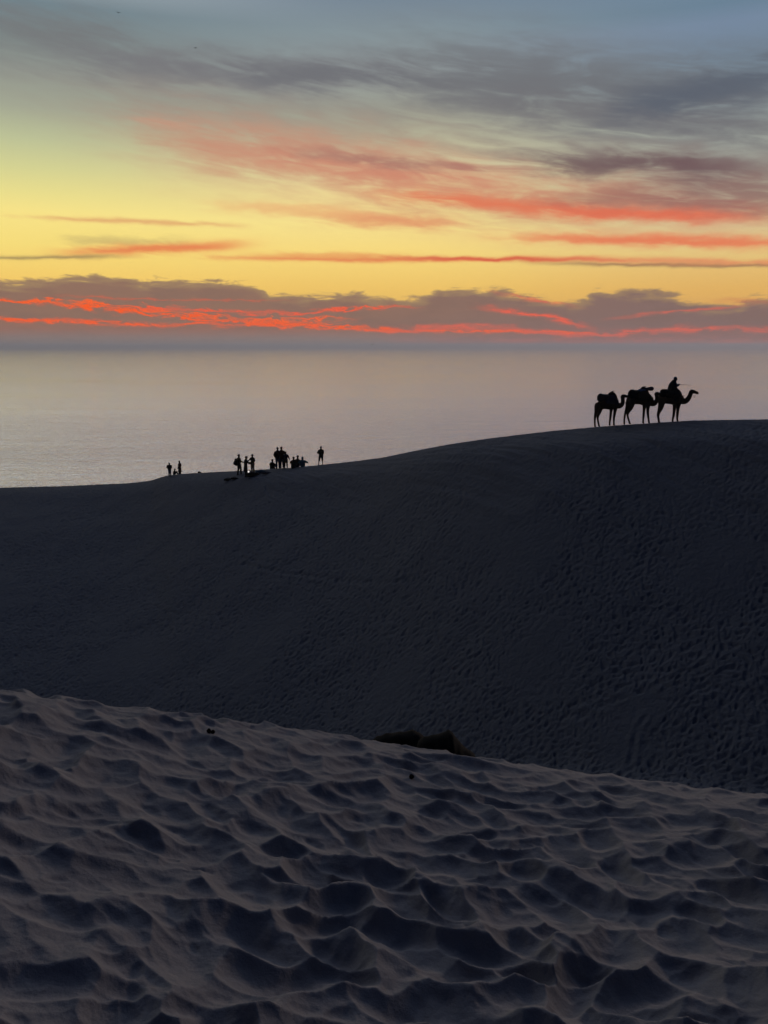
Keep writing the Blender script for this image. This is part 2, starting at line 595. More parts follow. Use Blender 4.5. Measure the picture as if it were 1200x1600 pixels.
def far_detail(x, y, r, th):
    s = x * 0.2
    patch = 1.0 / (1.0 + np.exp(-(fbm(x * 0.11, y * 0.11, 4, ox=33) + 0.32) * 14))
    wx = x + 0.25 * fbm(x * 1.1, y * 1.1, 2)
    wy = y + 0.25 * fbm(x * 1.1, y * 1.1, 2, ox=40)
    wx = wx * 0.72
    b1 = bowls(wx, wy, 0.27, 8.3, k=0.05, rmin=0.18, rmax=0.52, elong=0.35)
    b2 = bowls(wx, wy, 0.17, 27.1, k=0.05, rmin=0.16, rmax=0.52, elong=0.4)
    und = 0.35 * fbm(x * 0.10, y * 0.10, 3, ox=12)
    return (0.085 * (b1 - 0.95) + 0.05 * (b2 - 0.95)) * (0.12 + 0.85 * patch) + 0.05 * fbm(x * 0.7, y * 0.7, 4, ox=8), und


# ---- near sand: fine polar grid round the viewpoint's own dune top
th_n = np.concatenate([np.linspace(R(-180), R(-56), 60)[:-1], np.linspace(R(-56), R(56), 1150), np.linspace(R(56), R(180), 60)[1:-1]])
r_n = np.exp(np.linspace(math.log(0.35), math.log(9.5), 1180))
prof = column_profile(th_n, r_n)
prof = smooth_rows(prof, 14)
Rn, Tn = r_n[:, None], th_n[None, :]
Xn, Yn = Rn * np.sin(Tn), Rn * np.cos(Tn)
fade = np.clip((7.0 - Rn) / 4.0, 0, 1)
Zn = prof + near_detail(Xn, Yn) * (0.25 + 0.75 * fade) - 0.35 * np.clip((Rn - 8.0) / 1.5, 0, 1)
an_ = np.array([c[0] for c in na_])
skyl = (Zn / Rn)[(r_n > 2.8) & (r_n < 6.5)].max(0)
err = gsm(np.interp(th_n, an_, [math.tan(c[1]) for c in na_]) - skyl, 14)
win = np.clip((Rn - 1.5) / 2.5, 0, 1)
Zn = Zn + err[None, :] * Rn * win * win * (3 - 2 * win) * (np.abs(Tn) < R(34))
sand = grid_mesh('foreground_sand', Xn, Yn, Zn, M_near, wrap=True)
sand['kind'] = 'structure'

# ---- far dune and everything to the shore
th_f = np.concatenate([np.linspace(R(-180), R(-42), 70)[:-1], np.linspace(R(-42), R(42), 1500), np.linspace(R(42), R(180), 70)[1:-1]])
r_f = np.concatenate([np.exp(np.linspace(math.log(8.0), math.log(125), 1450)), np.exp(np.linspace(math.log(126), math.log(5000), 60))])
prof_f = column_profile(th_f, r_f)
prof_f[:1450] = smooth_rows(prof_f, 6)[:1450]
Rf, Tf = r_f[:, None], th_f[None, :]
Xf, Yf = Rf * np.sin(Tf), Rf * np.cos(Tf)
det, und = far_detail(Xf, Yf, Rf, Tf)
rc_f = knots(th_f)[3][None, :]
near_crest = np.clip((rc_f - Rf) / 14.0, 0, 1)
det = det * 1.05 * (0.6 + 0.4 * near_crest)
# slide marks under the crest on the right
slide = np.exp(-((rc_f - Rf - 5) / 5.0) ** 2) * (Tf > -0.15)
det = det + 0.20 * slide * fbm(Xf * 1.3 + Yf * 0.7, Yf * 0.15, 4, ox=5)
def hit_far(px, py):
    th = azel(px, py)[0]
    tn = math.tan(azel(px, py)[1])
    j = int(np.searchsorted(th_f, th))
    k = np.nonzero((prof_f[:, j] > r_f * tn) & (r_f > 18))[0][0]
    return r_f[k] * math.sin(th), r_f[k] * math.cos(th)


for px, py, wx_, wy_ in ((850, 1025, 1.5, 2.2), (820, 862, 2.2, 2.0), (980, 1130, 1.5, 1.5), (200, 1030, 2.6, 2.2), (620, 1075, 1.6, 1.6), (1120, 880, 1.8, 2.0)):
    hx, hy = hit_far(px, py)
    q_ = ((Xf - hx) / wx_) ** 2 + ((Yf - hy) / wy_) ** 2 + 0.8 * fbm(Xf * 0.9, Yf * 0.9, 3, ox=61)
    det = det * (1 - 0.9 / (1 + np.exp((q_ - 0.8) * 5)))
for (ax, ay), (bx, by), wid in (((905, 1116), (1045, 1062), .13), ((940, 1240), (1010, 1120), .10), ((380, 880), (640, 905), .16)):
    ax, ay = hit_far(ax, ay)
    bx, by = hit_far(bx, by)
    L_ = math.hypot(bx - ax, by - ay)
    t_ = np.clip(((Xf - ax) * (bx - ax) + (Yf - ay) * (by - ay)) / L_ ** 2, 0, 1)
    dd = np.hypot(Xf - ax - t_ * (bx - ax) + 0.15 * np.sin(t_ * 9), Yf - ay - t_ * (by - ay))
    det = det + (-0.07 * np.exp(-(dd / wid) ** 2) + 0.035 * np.exp(-((dd - 2 * wid) / wid) ** 2)) * (0.6 + 0.4 * np.sin(t_ * L_ * 9.0))
prof_f = prof_f + und * np.clip((rc_f - Rf) / 12.0, 0, 1) * np.clip((Rf - 12) / 10, 0, 1)
Zf = prof_f + det * np.clip((Rf - 9) / 4, 0, 1)
skyl = np.where((Rf > 38) & (Rf < rc_f + 15), Zf / Rf, -9).max(0)
errf = gsm(np.interp(th_f, FA, F_TC) - skyl, 5)
win = np.clip((Rf - rc_f + 9) / 8, 0, 1)
Zf = Zf + errf[None, :] * Rf * win * win * (3 - 2 * win) * (np.abs(Tf) < R(38)) * np.clip((rc_f + 22 - Rf) / 15, 0, 1)
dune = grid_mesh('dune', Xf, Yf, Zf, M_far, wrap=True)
dune['kind'] = 'structure'


def ground_far(x, y):
    r = math.hypot(x, y)
    th = math.atan2(x, y)
    i = np.searchsorted(r_f, r) - 1
    j = np.searchsorted(th_f, th) - 1
    a = (r - r_f[i]) / (r_f[i + 1] - r_f[i])
    b = (th - th_f[j]) / (th_f[j + 1] - th_f[j])
    return float((Zf[i, j] * (1 - b) + Zf[i, j + 1] * b) * (1 - a) + (Zf[i + 1, j] * (1 - b) + Zf[i + 1, j + 1] * b) * a)


def ground_near(x, y):
    r = math.hypot(x, y)
    th = math.atan2(x, y)
    i = np.searchsorted(r_n, r) - 1
    j = np.searchsorted(th_n, th) - 1
    return float(Zn[i, j])


def crest_r(px):
    th = azel(px, 700)[0]
    return float(np.interp(th, FA, F_RC))


# ------------------------------------------------------------------ sea
def sea_material():
    m, b = material('sea_water')
    p = coords()
    sepn = N.tree.nodes.new('ShaderNodeSeparateXYZ')
    N.tree.links.new(p.s, sepn.inputs[0])
    x, y = N(sepn.outputs[0]), N(sepn.outputs[1])
    q = comb(x * 0.5, y, 0.0)
    a = noise(comb(x * 0.55, y * 0.9, 0.0), 0.36, 4.0, 0.6, 0.0)
    c = noise(comb(x * 0.40, y, 2.0), 0.06, 5.0, 0.62, 0.0)
    e = noise(comb(x * 0.3 + y * 0.06, y, 7.0), 0.0045, 7.0, 0.66, 0.0)
    d = noise(comb(x * 0.22 + y * 0.03, y, 4.0), 0.0035, 6.0, 0.62, 0.0)
    calm = sstep(0.42, 0.75, d)
    sset(b, 'Base Color', (0.97, 1.0, 1.0, 1))
    sset(b, 'Metallic', 0.98)
    sset(b, 'IOR', 1.5)
    dist = N.m('SQRT', x * x + y * y)
    sset(b, 'Roughness', 0.13)
    nearw = sstep(1500.0, 450.0, dist)
    rough = 1.0 - calm * 0.45
    bump(b, (a * (nearw * 0.7 + 0.5) + c * (nearw * 0.8 + 1.5)) * rough + e * 3.0, 1.0, 2.0)
    return m


SEA_Z = -80.0
NR, NT = 90, 256
rr = np.exp(np.linspace(math.log(150), math.log(180000), NR))
tt = np.linspace(-math.pi, math.pi, NT, endpoint=False)
Xs, Ys = rr[:, None] * np.sin(tt)[None, :], rr[:, None] * np.cos(tt)[None, :]
sea = grid_mesh('sea', Xs, Ys, np.full_like(Xs, SEA_Z), sea_material(), wrap=True)
sea['kind'] = 'structure'

# sea air: one closed box of thin even haze round everything
bm = bmesh.new()
g = bmesh.ops.create_cube(bm, size=1.0)
for v in bm.verts:
    v.co = Vector((v.co.x * 380000.0, v.co.y * 380000.0, -89.0 if v.co.z < 0 else 40.0))
me = bpy.data.meshes.new('haze')
bm.to_mesh(me)
bm.free()
haze = bpy.data.objects.new('haze', me)
scene.collection.objects.link(haze)
haze['kind'] = 'stuff'
hm = bpy.data.materials.new('haze')
hm.use_nodes = True
hm.node_tree.nodes.clear()
pv = hm.node_tree.nodes.new('ShaderNodeVolumePrincipled')
pv.inputs['Color'].default_value = (0.80, 0.80, 0.86, 1)
pv.inputs['Density'].default_value = 1.5e-4
pv.inputs['Anisotropy'].default_value = 0.4
ho = hm.node_tree.nodes.new('ShaderNodeOutputMaterial')
hm.node_tree.links.new(pv.outputs[0], ho.inputs['Volume'])
me.materials.append(hm)


# ------------------------------------------------------------------ modelling helpers
def tag(o, label, cat, group=None):
    o['label'] = label
    o['category'] = cat
    if group:
        o['group'] = group
    return o


def empty(name, loc, rz=0.0):
    o = bpy.data.objects.new(name, None)
    o.empty_display_size = 0.3
    scene.collection.objects.link(o)
    o.location = loc
    o.rotation_euler = (0, 0, rz)
    return o


def tube(bm, pts, side=(0, 1, 0), n=12, sub=5, caps=True):
    """pts: (x,y,z,ra,rb) ra = half width along `side`, rb = half width across it; smooth rounded tube"""
    P = [np.array(p, float) for p in pts]
    if len(P) > 2 and sub > 1:
        Q = []
        E = [2 * P[0] - P[1]] + P + [2 * P[-1] - P[-2]]
        for i in range(1, len(E) - 2):
            p0, p1, p2, p3 = E[i - 1:i + 3]
            for k in range(sub):
                t = k / sub
                c = 0.5 * (2 * p1 + (p2 - p0) * t + (2 * p0 - 5 * p1 + 4 * p2 - p3) * t * t + (3 * p1 - p0 - 3 * p2 + p3) * t ** 3)
                lo = np.minimum(p1[3:], p2[3:]) * 0.9
                c[3:] = np.maximum(c[3:], lo)
                Q.append(c)
        Q.append(P[-1])
        P = Q
    rings = []
    cnt = len(P)
    side = Vector(side)
    for i, p in enumerate(P):
        a = P[max(0, i - 1)]
        b = P[min(cnt - 1, i + 1)]
        t = Vector((b - a)[:3]).normalized()
        s = side - t * side.dot(t)
        if s.length < 1e-3:
            s = Vector((1, 0, 0)) - t * t.x
        s.normalize()
        u = t.cross(s)
        rings.append((Vector(p[:3]), t, s, u, p[3], p[4]))
    full = []
    if caps:
        c, t, s, u, ra, rb = rings[0]
        h = min(ra, rb)
        for k in (0.12, 0.5, 0.86):
            f = math.sqrt(1 - (1 - k) ** 2)
            full.append((c - t * h * (1 - k), t, s, u, ra * f, rb * f))
    full += rings
    if caps:
        c, t, s, u, ra, rb = rings[-1]
        h = min(ra, rb)
        for k in (0.86, 0.5, 0.12):
            f = math.sqrt(1 - (1 - k) ** 2)
            full.append((c + t * h * (1 - k), t, s, u, ra * f, rb * f))
    vr = []
    for c, t, s, u, ra, rb in full:
        vr.append([bm.verts.new(c + s * (ra * math.cos(2 * math.pi * k / n)) + u * (rb * math.sin(2 * math.pi * k / n))) for k in range(n)])
    for i in range(len(vr) - 1):
        for k in range(n):
            bm.faces.new((vr[i][k], vr[i][(k + 1) % n], vr[i + 1][(k + 1) % n], vr[i + 1][k]))
    bm.faces.new(vr[0][::-1])
    bm.faces.new(vr[-1])


def ball(bm, c, r, n=12, rot=None):
    r = (r, r, r) if not hasattr(r, '__len__') else r
    g = bmesh.ops.create_uvsphere(bm, u_segments=n, v_segments=max(6, n // 2 + 2), radius=1.0)
    for v in g['verts']:
        p = Vector((v.co.x * r[0], v.co.y * r[1], v.co.z * r[2]))
        if rot:
            p = rot @ p
        v.co = p + Vector(c)


def box(bm, c, s, rot=None):
    g = bmesh.ops.create_cube(bm, size=1.0)
    for v in g['verts']:
        p = Vector((v.co.x * s[0], v.co.y * s[1], v.co.z * s[2]))
        if rot:
            p = rot @ p
        v.co = p + Vector(c)


def link_mesh(name, bm, mat, parent=None, voxel=None, smooth=True, relax=0):
    bmesh.ops.recalc_face_normals(bm, faces=bm.faces[:])
    me = bpy.data.meshes.new(name)
    bm.to_mesh(me)
    bm.free()
    o = bpy.data.objects.new(name, me)
    scene.collection.objects.link(o)
    if voxel:
        md = o.modifiers.new('r', 'REMESH')
        md.mode = 'VOXEL'
        md.voxel_size = voxel
        if relax:
            sm = o.modifiers.new('s', 'SMOOTH')
            sm.iterations = relax
            sm.factor = 0.5
        dg = bpy.context.evaluated_depsgraph_get()
        dg.update()
        ev = o.evaluated_get(dg)
        nm = bpy.data.meshes.new_from_object(ev)
        o.modifiers.clear()
        o.data = nm
        bpy.data.meshes.remove(me)
        nm.name = name
        me = nm
    me.materials.clear()
    me.materials.append(mat)
    if smooth:
        me.polygons.foreach_set('use_smooth', np.ones(len(me.polygons), dtype=bool))
    if parent:
        o.parent = parent
    return o


# ------------------------------------------------------------------ people
def hand(bm, w, dirv, side, curl=0.5):
    """palm, four fingers and a thumb, root at wrist w, pointing along dirv"""
    d = Vector(dirv).normalized()
    s = Vector(side)
    s = (s - d * s.dot(d)).normalized()
    nrm = d.cross(s)
    w = Vector(w)
    p = lambda a, b, c: w + d * a + s * b + nrm * c
    q = [p(0, 0, 0), p(0.045, 0, 0), p(0.085, 0, 0.002)]
    tube(bm, [(*q[0], .026, .018), (*q[1], .038, .016), (*q[2], .040, .013)], side=s, sub=2, n=10)
    for k, (b, l) in enumerate(((-.030, .068), (-.010, .078), (.010, .072), (.030, .056))):
        a0 = p(.080, b, 0)
        a1 = p(.080 + l * .5, b * 1.08, -.012 * curl * 2)
        a2 = p(.080 + l * .85, b * 1.1, -.045 * curl * 1.6)
        tube(bm, [(*a0, .0105, .0105), (*a1, .0098, .0098), (*a2, .0085, .0085)], side=s, sub=2, n=8)
    t0, t1, t2 = p(.018, -.026, 0), p(.050, -.052, -.012), p(.080, -.058, -.026)
    tube(bm, [(*t0, .014, .014), (*t1, .012, .012), (*t2, .0095, .0095)], side=s, sub=2, n=8)


def person(label, loc, rz, H=1.75, pose='stand', top=None, trousers=None, legs=None, arms=None, coat=False,
           cap=None, hood=False, shorts=False, wide=1.1, lean=0.0, pack=None, group=None, headturn=0.0, hair=True, feet_spread=0.10):
    """local frame: X = person's right, Y = facing, Z up. all joints in metres for a 1.75 m figure, then scaled"""
    k = H / 1.75
    root = empty('person', loc, rz)
    tag(root, label, 'person', group)
    V3 = lambda x, y, z: Vector((x, y, z)) * k
    if pose == 'stand':
        pel = V3(0, 0, 0.95)
        chest = V3(0, lean * 0.5, 1.30)
        neck = V3(0, lean, 1.48)
        head = V3(0, lean * 1.15 + 0.02, 1.635)
        feet = legs or ((-feet_spread, 0.0), (feet_spread, 0.0))
        hips = [V3(-0.095, 0, 0.91), V3(0.095, 0, 0.91)]
        ank = [V3(fx, fy, 0.08) for fx, fy in feet]
        kn = [(hips[i] + ank[i]) / 2 + V3(0, 0.035, 0.01) for i in (0, 1)]
    elif pose == 'sit':
        pel = V3(0, 0, 0.13)
        chest = V3(0, 0.06 + lean * .5, 0.47)
        neck = V3(0, 0.12 + lean, 0.66)
        head = V3(0, 0.17 + lean * 1.1, 0.815)
        hips = [V3(-0.10, 0.02, 0.13), V3(0.10, 0.02, 0.13)]
        ank = [V3(-0.13, 0.62, 0.08), V3(0.14, 0.58, 0.08)]
        kn = [V3(-0.17, 0.38, 0.46), V3(0.17, 0.36, 0.44)]
    elif pose == 'ride':
        pel = V3(0, 0, 0.13)
        chest = V3(0, 0.03 + lean * .5, 0.48)
        neck = V3(0, 0.06 + lean, 0.67)
        head = V3(0, 0.11 + lean * 1.1, 0.83)
        hips = [V3(-0.11, 0.02, 0.12), V3(0.11, 0.02, 0.12)]
        ank = [V3(-0.38, 0.42, -0.52), V3(0.38, 0.40, -0.52)]
        kn = [V3(-0.34, 0.38, -0.06), V3(0.34, 0.36, -0.06)]
    arms = arms or (((-0.23, -0.02, 1.16), (-0.24, 0.05, 0.90)), ((0.23, -0.02, 1.16), (0.24, 0.05, 0.90)))
    shz = neck.z - 0.095 * k
    sh = [Vector((-0.168 * k * wide, neck.y - 0.01, shz)), Vector((0.168 * k * wide, neck.y - 0.01, shz))]
    el = [V3(*arms[i][0]) for i in (0, 1)]
    wr = [V3(*arms[i][1]) for i in (0, 1)]

    def torso(bm, g=0.0, low=True):
        pts = [(*(pel + V3(0, 0, -0.05)), .150 * k + g, .115 * k + g), (*(pel + (chest - pel) * 0.35), .150 * k * wide + g, .105 * k + g),
               (*chest, .180 * k * wide + g, .120 * k + g), (*(neck + V3(0, -.005, -.085)), .145 * k * wide + g, .085 * k + g),
               (*(neck + V3(0, 0, 0.0)), .075 * k + g, .066 * k + g)]
        tube(bm, pts, side=(1, 0, 0), n=16)

    def arm(bm, i, g=0.0, end=1.0):
        w = el[i] + (wr[i] - el[i]) * end
        tube(bm, [(*sh[i], .058 * k + g, .058 * k + g), (*((sh[i] + el[i]) / 2), .050 * k + g, .050 * k + g),
                  (*el[i], .041 * k + g, .041 * k + g), (*((el[i] + w) / 2), .038 * k + g, .038 * k + g), (*w, .028 * k + g, .026 * k + g)], side=(1, 0, 0))

    def leg(bm, i, g=0.0, end=1.0):
        a = kn[i] + (ank[i] - kn[i]) * max(0.0, (end - 0.5) * 2)
        pts = [(*hips[i], .088 * k + g, .095 * k + g), (*((hips[i] + kn[i]) / 2), .078 * k + g, .082 * k + g), (*kn[i], .056 * k + g, .058 * k + g)]
        if end > 0.5:
            pts += [(*(kn[i] + (a - kn[i]) * .35 + V3(0, -.015, 0)), .054 * k + g, .058 * k + g), (*a, .037 * k + g, .038 * k + g)]
        tube(bm, pts, side=(1, 0, 0))

    ht = Matrix.Rotation(headturn, 3, 'Z')
    bm = bmesh.new()
    torso(bm)
    tube(bm, [(*neck, .066 * k, .064 * k), (*(head + V3(0, -.02, -.03)), .056 * k, .060 * k)], side=(1, 0, 0), sub=1)
    # head: skull, jaw, nose, brow, mouth, ears
    hp = lambda x, y, z: head + ht @ V3(x, y, z)
    ball(bm, hp(0, -.008, .025), (.077 * k, .095 * k, .095 * k), 16, ht)
    ball(bm, hp(0, .022, -.045), (.057 * k, .066 * k, .066 * k), 14, ht)
    ball(bm, hp(0, .098, -.015), (.014 * k, .020 * k, .024 * k), 8, ht)
    ball(bm, hp(0, .083, .022), (.052 * k, .012 * k, .010 * k), 8, ht)
    ball(bm, hp(0, .080, -.058), (.025 * k, .012 * k, .009 * k), 8, ht)
    for s in (-1, 1):
        ball(bm, hp(.079 * s, -.005, -.005), (.012 * k, .020 * k, .032 * k), 8, ht)
    for i in (0, 1):
        arm(bm, i)
        d = (wr[i] - el[i]).normalized()
        hand(bm, wr[i], d, (0, 1, 0.1) if abs(d.z) > .6 else (0.2 if i else -0.2, 0, 1), 0.6)
        leg(bm, i)
        if pose != 'ride':
            f = ank[i]
        else:
            f = ank[i]
        tube(bm, [(f.x, f.y - .055 * k, f.z - .035 * k, .036 * k, .04 * k), (f.x, f.y + .04 * k, f.z - .035 * k, .042 * k, .042 * k),
                  (f.x * 1.04, f.y + .15 * k, f.z - .055 * k, .045 * k, .024 * k)], side=(1, 0, 0), sub=3)
    link_mesh('body', bm, M_skin, root, voxel=0.011)
    # clothes
    if top:
        bm = bmesh.new()
        torso(bm, 0.030)
        for i in (0, 1):
            arm(bm, i, 0.022, 0.92 if not shorts else 0.35)
        if hood:
            ball(bm, hp(0, -.03, .02), (.105 * k, .105 * k, .120 * k), 14)
            tube(bm, [(*neck, .10 * k, .10 * k), (*hp(0, -.03, 0), .09 * k, .09 * k)], side=(1, 0, 0), sub=1)
        if coat:
            zb = 0.55 if pose == 'stand' else 0.05
            tube(bm, [(*(pel + V3(0, 0, .12)), .165 * k, .135 * k), (pel.x, pel.y, pel.z - .15 * k, .19 * k, .16 * k), (pel.x, pel.y - .02 * k, zb * k, .205 * k, .175 * k)], side=(1, 0, 0), sub=4)
        link_mesh('coat' if coat else 'jacket', bm, top, root, voxel=0.017, relax=1)
    if trousers:
        bm = bmesh.new()
        tube(bm, [(*(pel + V3(0, 0, .06)), .155 * k, .120 * k), (*(pel + V3(0, 0, -.08)), .165 * k, .125 * k)], side=(1, 0, 0), sub=1)
        for i in (0, 1):
            leg(bm, i, 0.028, 0.62 if shorts else 0.97)
        link_mesh('shorts' if shorts else 'trousers', bm, trousers, root, voxel=0.017, relax=1)
    if not hood and hair:
        bm = bmesh.new()
        ball(bm, hp(0, -.022, .040), (.098 * k, .112 * k, .100 * k), 16, ht)
        ball(bm, hp(0, -.060, -.020), (.070 * k, .055 * k, .070 * k), 12, ht)
        link_mesh('hair', bm, M_hair, root, voxel=0.012)
    if cap:
        bm = bmesh.new()
        ball(bm, hp(0, -.01, .065), (.092 * k, .108 * k, .072 * k), 14, ht)
        if cap == 'brim':
            bmesh.ops.create_cone(bm, cap_ends=True, segments=24, radius1=.165 * k, radius2=.16 * k, depth=.012, matrix=Matrix.Translation(hp(0, 0, .055)))
        else:
            ball(bm, hp(0, .11, .055), (.07 * k, .075 * k, .012 * k), 12, ht)
        link_mesh('hat', bm, M_black, root, voxel=0.008)
    for bmname in ('shoe',):
        for i in (0, 1):
            bm = bmesh.new()
            f = ank[i]
            tube(bm, [(f.x, f.y - .06 * k, f.z - .042 * k, .043 * k, .038 * k), (f.x, f.y + .04 * k, f.z - .042 * k, .049 * k, .042 * k),
                      (f.x * 1.04, f.y + .165 * k, f.z - .055 * k, .050 * k, .027 * k)], side=(1, 0, 0), sub=3)
            link_mesh('shoe', bm, M_black, root)
    return root


def on_ground(px, dr):
    """point on the dune under photo column px, dr metres past (+) or before (-) the crest line"""
    th = azel(px, 735)[0]
    r = crest_r(px) + dr
    x, y = r * math.sin(th), r * math.cos(th)
    return x, y, ground_far(x, y)


def topz(px, py, x, y):
    dx, dy, dz = ray(px, py)
    return dz / dy * y


GROUPP = 'people on the dune crest'


def stand(label, px, ptop, dr, yaw, pose='stand', **kw):
    x, y, z = on_ground(px, dr)
    zt = topz(px, ptop, x, y)
    full = zt - z
    H = full / (1.0 if pose == 'stand' else 0.525)
    print('PERSON', label[:40], 'H=%.2f' % H, 'r=%.1f' % math.hypot(x, y))
    H = min(max(H, 1.15 if pose == 'stand' else 1.3), 2.0)
    zz = zt - H * (1.0 if pose == 'stand' else 0.525) if pose != 'stand' else z
    return person(label, (x, y, min(z, zz) - 0.02 if pose != 'stand' else z - 0.03), yaw, H=H, pose=pose, group=GROUPP, **kw)


HIP = ((-0.31, -0.10, 1.18), (-0.16, 0.02, 0.99))
HIPR = ((0.33, -0.06, 1.17), (0.17, 0.03, 1.00))
KNEES = (((-0.27, 0.14, 0.42), (-0.14, 0.38, 0.44)), ((0.27, 0.14, 0.42), (0.12, 0.38, 0.42)))
DOWNL = ((-0.24, -0.03, 1.17), (-0.25, 0.04, 0.92))
DOWNR = ((0.24, -0.03, 1.17), (0.25, 0.04, 0.92))
POCK = (((-0.28, -0.10, 1.17), (-0.19, 0.05, 0.99)), ((0.28, -0.10, 1.17), (0.19, 0.05, 0.99)))

def build_people():
    # left pair and the one sitting between them  (yaw 0 = facing the sea)
    stand('person standing at far left in dark jacket and grey jeans with hands in pockets', 265, 722.5, -1.2, 0.1, top=M_black, trousers=M_jean, arms=POCK, wide=1.4)
    stand('small figure sitting on the sand between the two standing people at far left', 271.5, 732, 0.3, -1.2, pose='sit', top=M_black, trousers=M_black,
          arms=(((-0.25, 0.2, 0.42), (-0.12, 0.40, 0.45)), ((0.25, 0.2, 0.42), (0.12, 0.40, 0.42))))
    stand('person in a knee length dark coat standing right of the seated figure at far left', 281, 719.5, 1.1, 1.2, top=M_wine, trousers=M_black, coat=True,
          arms=(((-0.22, -0.02, 1.17), (-0.18, 0.10, 0.98)), ((0.22, -0.02, 1.17), (0.18, 0.10, 0.98))))
    # middle group
    bp = stand('person with a round backpack standing beside the cap wearer', 374, 709.5, -2.6, -0.9, top=M_black, trousers=M_black,
          arms=(((-0.24, 0.10, 1.16), (-0.12, 0.33, 1.10)), ((0.24, 0.06, 1.16), (0.16, 0.30, 1.08))), legs=((-.12, -.10), (.12, .10)))
    stand('person in a cap reaching forward, frontmost of the three beside the bags', 384, 712.5, -3.6, -1.1, top=M_black, trousers=M_black, cap='peak', lean=0.06, coat=True, wide=1.3,
          arms=(((-0.22, 0.24, 1.20), (-0.12, 0.52, 1.16)), ((0.22, 0.22, 1.16), (0.10, 0.50, 1.10))), legs=((-.10, .06), (.10, -.06)))
    stand('person in a brimmed hat and tan trousers with elbows out behind the bags', 395, 709.5, -2.2, 2.6, top=M_brown, trousers=M_tan, cap='brim',
          arms=(((0 - 0.30, 0.05, 1.18), (-0.24, 0.24, 1.00)), ((0.36, -0.02, 1.22), (0.42, 0.28, 1.10))), legs=((-.16, .02), (.14, -.03)))
    # couple, child and seated people
    stand('lone seated person just left of the embracing couple', 424.5, 717.8, 0.2, -0.5, pose='sit', top=M_olive, trousers=M_black, arms=KNEES)
    stand('taller left person of the embracing couple, in dark top and grey trousers', 434.5, 697, -0.2, 0.0, top=M_brown, trousers=M_jean, wide=1.05,
          arms=(((-0.27, -0.05, 1.17), (-0.22, 0.06, 0.93)), ((0.30, 0.06, 1.30), (0.50, 0.10, 1.24))), legs=((-.11, 0), (.11, 0)))
    stand('right person of the embracing couple, leaning in beside the child', 440.5, 697.8, -0.1, 0.15, top=M_wine, trousers=M_navy,
          arms=(((-0.28, 0.02, 1.28), (-0.34, 0.10, 1.08)), ((0.26, 0.04, 1.20), (0.38, 0.12, 1.02))), legs=((-.08, 0), (.12, 0)))
    stand('shorter person in a waist jacket standing right of the embracing couple', 447, 705, -0.3, 0.2, top=M_navy, trousers=M_black,
          arms=(((-0.26, 0.02, 1.18), (-0.28, 0.16, 0.98)), ((0.30, -0.02, 1.17), (0.36, 0.04, 0.93))), legs=((-.13, 0), (.13, 0)))
    stand('left of the two seated people huddled together right of the couple', 458.5, 714, -0.9, -0.1, pose='sit', top=M_black, trousers=M_navy, arms=KNEES, wide=1.1)
    stand('seated person with raised head, right of the huddled two and beside the teal jacket', 464.5, 711.8, 0.0, -0.3, pose='sit', top=M_black, trousers=M_jean, arms=KNEES)
    stand('seated person in a teal hooded jacket with elbows spread on the dune crest', 473, 714, -0.3, 0.1, pose='sit', top=M_teal, trousers=M_teal, hood=True, wide=1.15,
          arms=(((-0.36, 0.10, 0.40), (-0.16, 0.36, 0.44)), ((0.46, 0.08, 0.42), (0.18, 0.36, 0.42))))
    stand('lone standing person in shorts with legs apart and a hand on the hip', 502, 697, 0.0, 0.1, top=M_black, trousers=M_black, shorts=True, wide=1.08,
          arms=(HIP, ((0.225, -0.02, 1.17), (0.19, 0.12, 0.95))), legs=((-.25, 0.0), (.13, 0.0)))
    # backpack
    c = bp.matrix_basis
    k = 1.0
    bk = empty('backpack', c @ Vector((0, -0.27, 0.98)), bp.rotation_euler.z)
    tag(bk, 'round dark backpack worn on the back of a standing person', 'backpack')
    bm = bmesh.new()
    tube(bm, [(0, -.03, .05, .19, .14), (0, -.04, .25, .23, .19), (0, -.02, .50, .18, .13)], side=(1, 0, 0), sub=4)
    link_mesh('bag', bm, M_black, bk, voxel=.02, relax=2)
    bm = bmesh.new()
    tube(bm, [(0, -.23, .08, .12, .06), (0, -.25, .24, .12, .06)], side=(1, 0, 0), sub=1)
    link_mesh('front_pocket', bm, M_navy, bk)
    for s in (-1, 1):
        bm = bmesh.new()
        tube(bm, [(s * .10, .08, .10, .025, .006), (s * .12, .30, .18, .025, .008), (s * .12, .42, .34, .025, .008), (s * .11, .32, .50, .025, .008), (s * .09, .10, .47, .025, .008)], side=(1, 0, 0), sub=4, n=8)
        link_mesh('strap', bm, M_black, bk)


build_people()


# ------------------------------------------------------------------ camels
YC = 50.2                     # depth of the caravan


def camel_frame(px0, py0, Yd):
    d = ray(px0, py0)
    base = Vector((d[0] / d[1] * Yd, Yd, d[2] / d[1] * Yd))

    def P(px, py, lat=0.0):
        q = ray(px, py)
        s = (Yd + lat) / q[1]
        return Vector((q[0] * s, Yd + lat, q[2] * s)) - base
    return base, P


S = 0.0388    # metres per photo pixel at the caravan


def make_camel(label, px0, py0, shape, Yd):
    base, P = camel_frame(px0, py0, Yd)
    root = empty('camel', base)
    tag(root, label, 'camel', 'camels of the caravan')
    bm = bmesh.new()

    def T(pts, lat=0.0, **k):
        tube(bm, [(*P(px, py, l if l is not None else lat), ra * S, rb * S) for px, py, l, ra, rb in pts], **k)
    shape(T)
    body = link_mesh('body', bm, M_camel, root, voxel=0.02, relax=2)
    return root, P


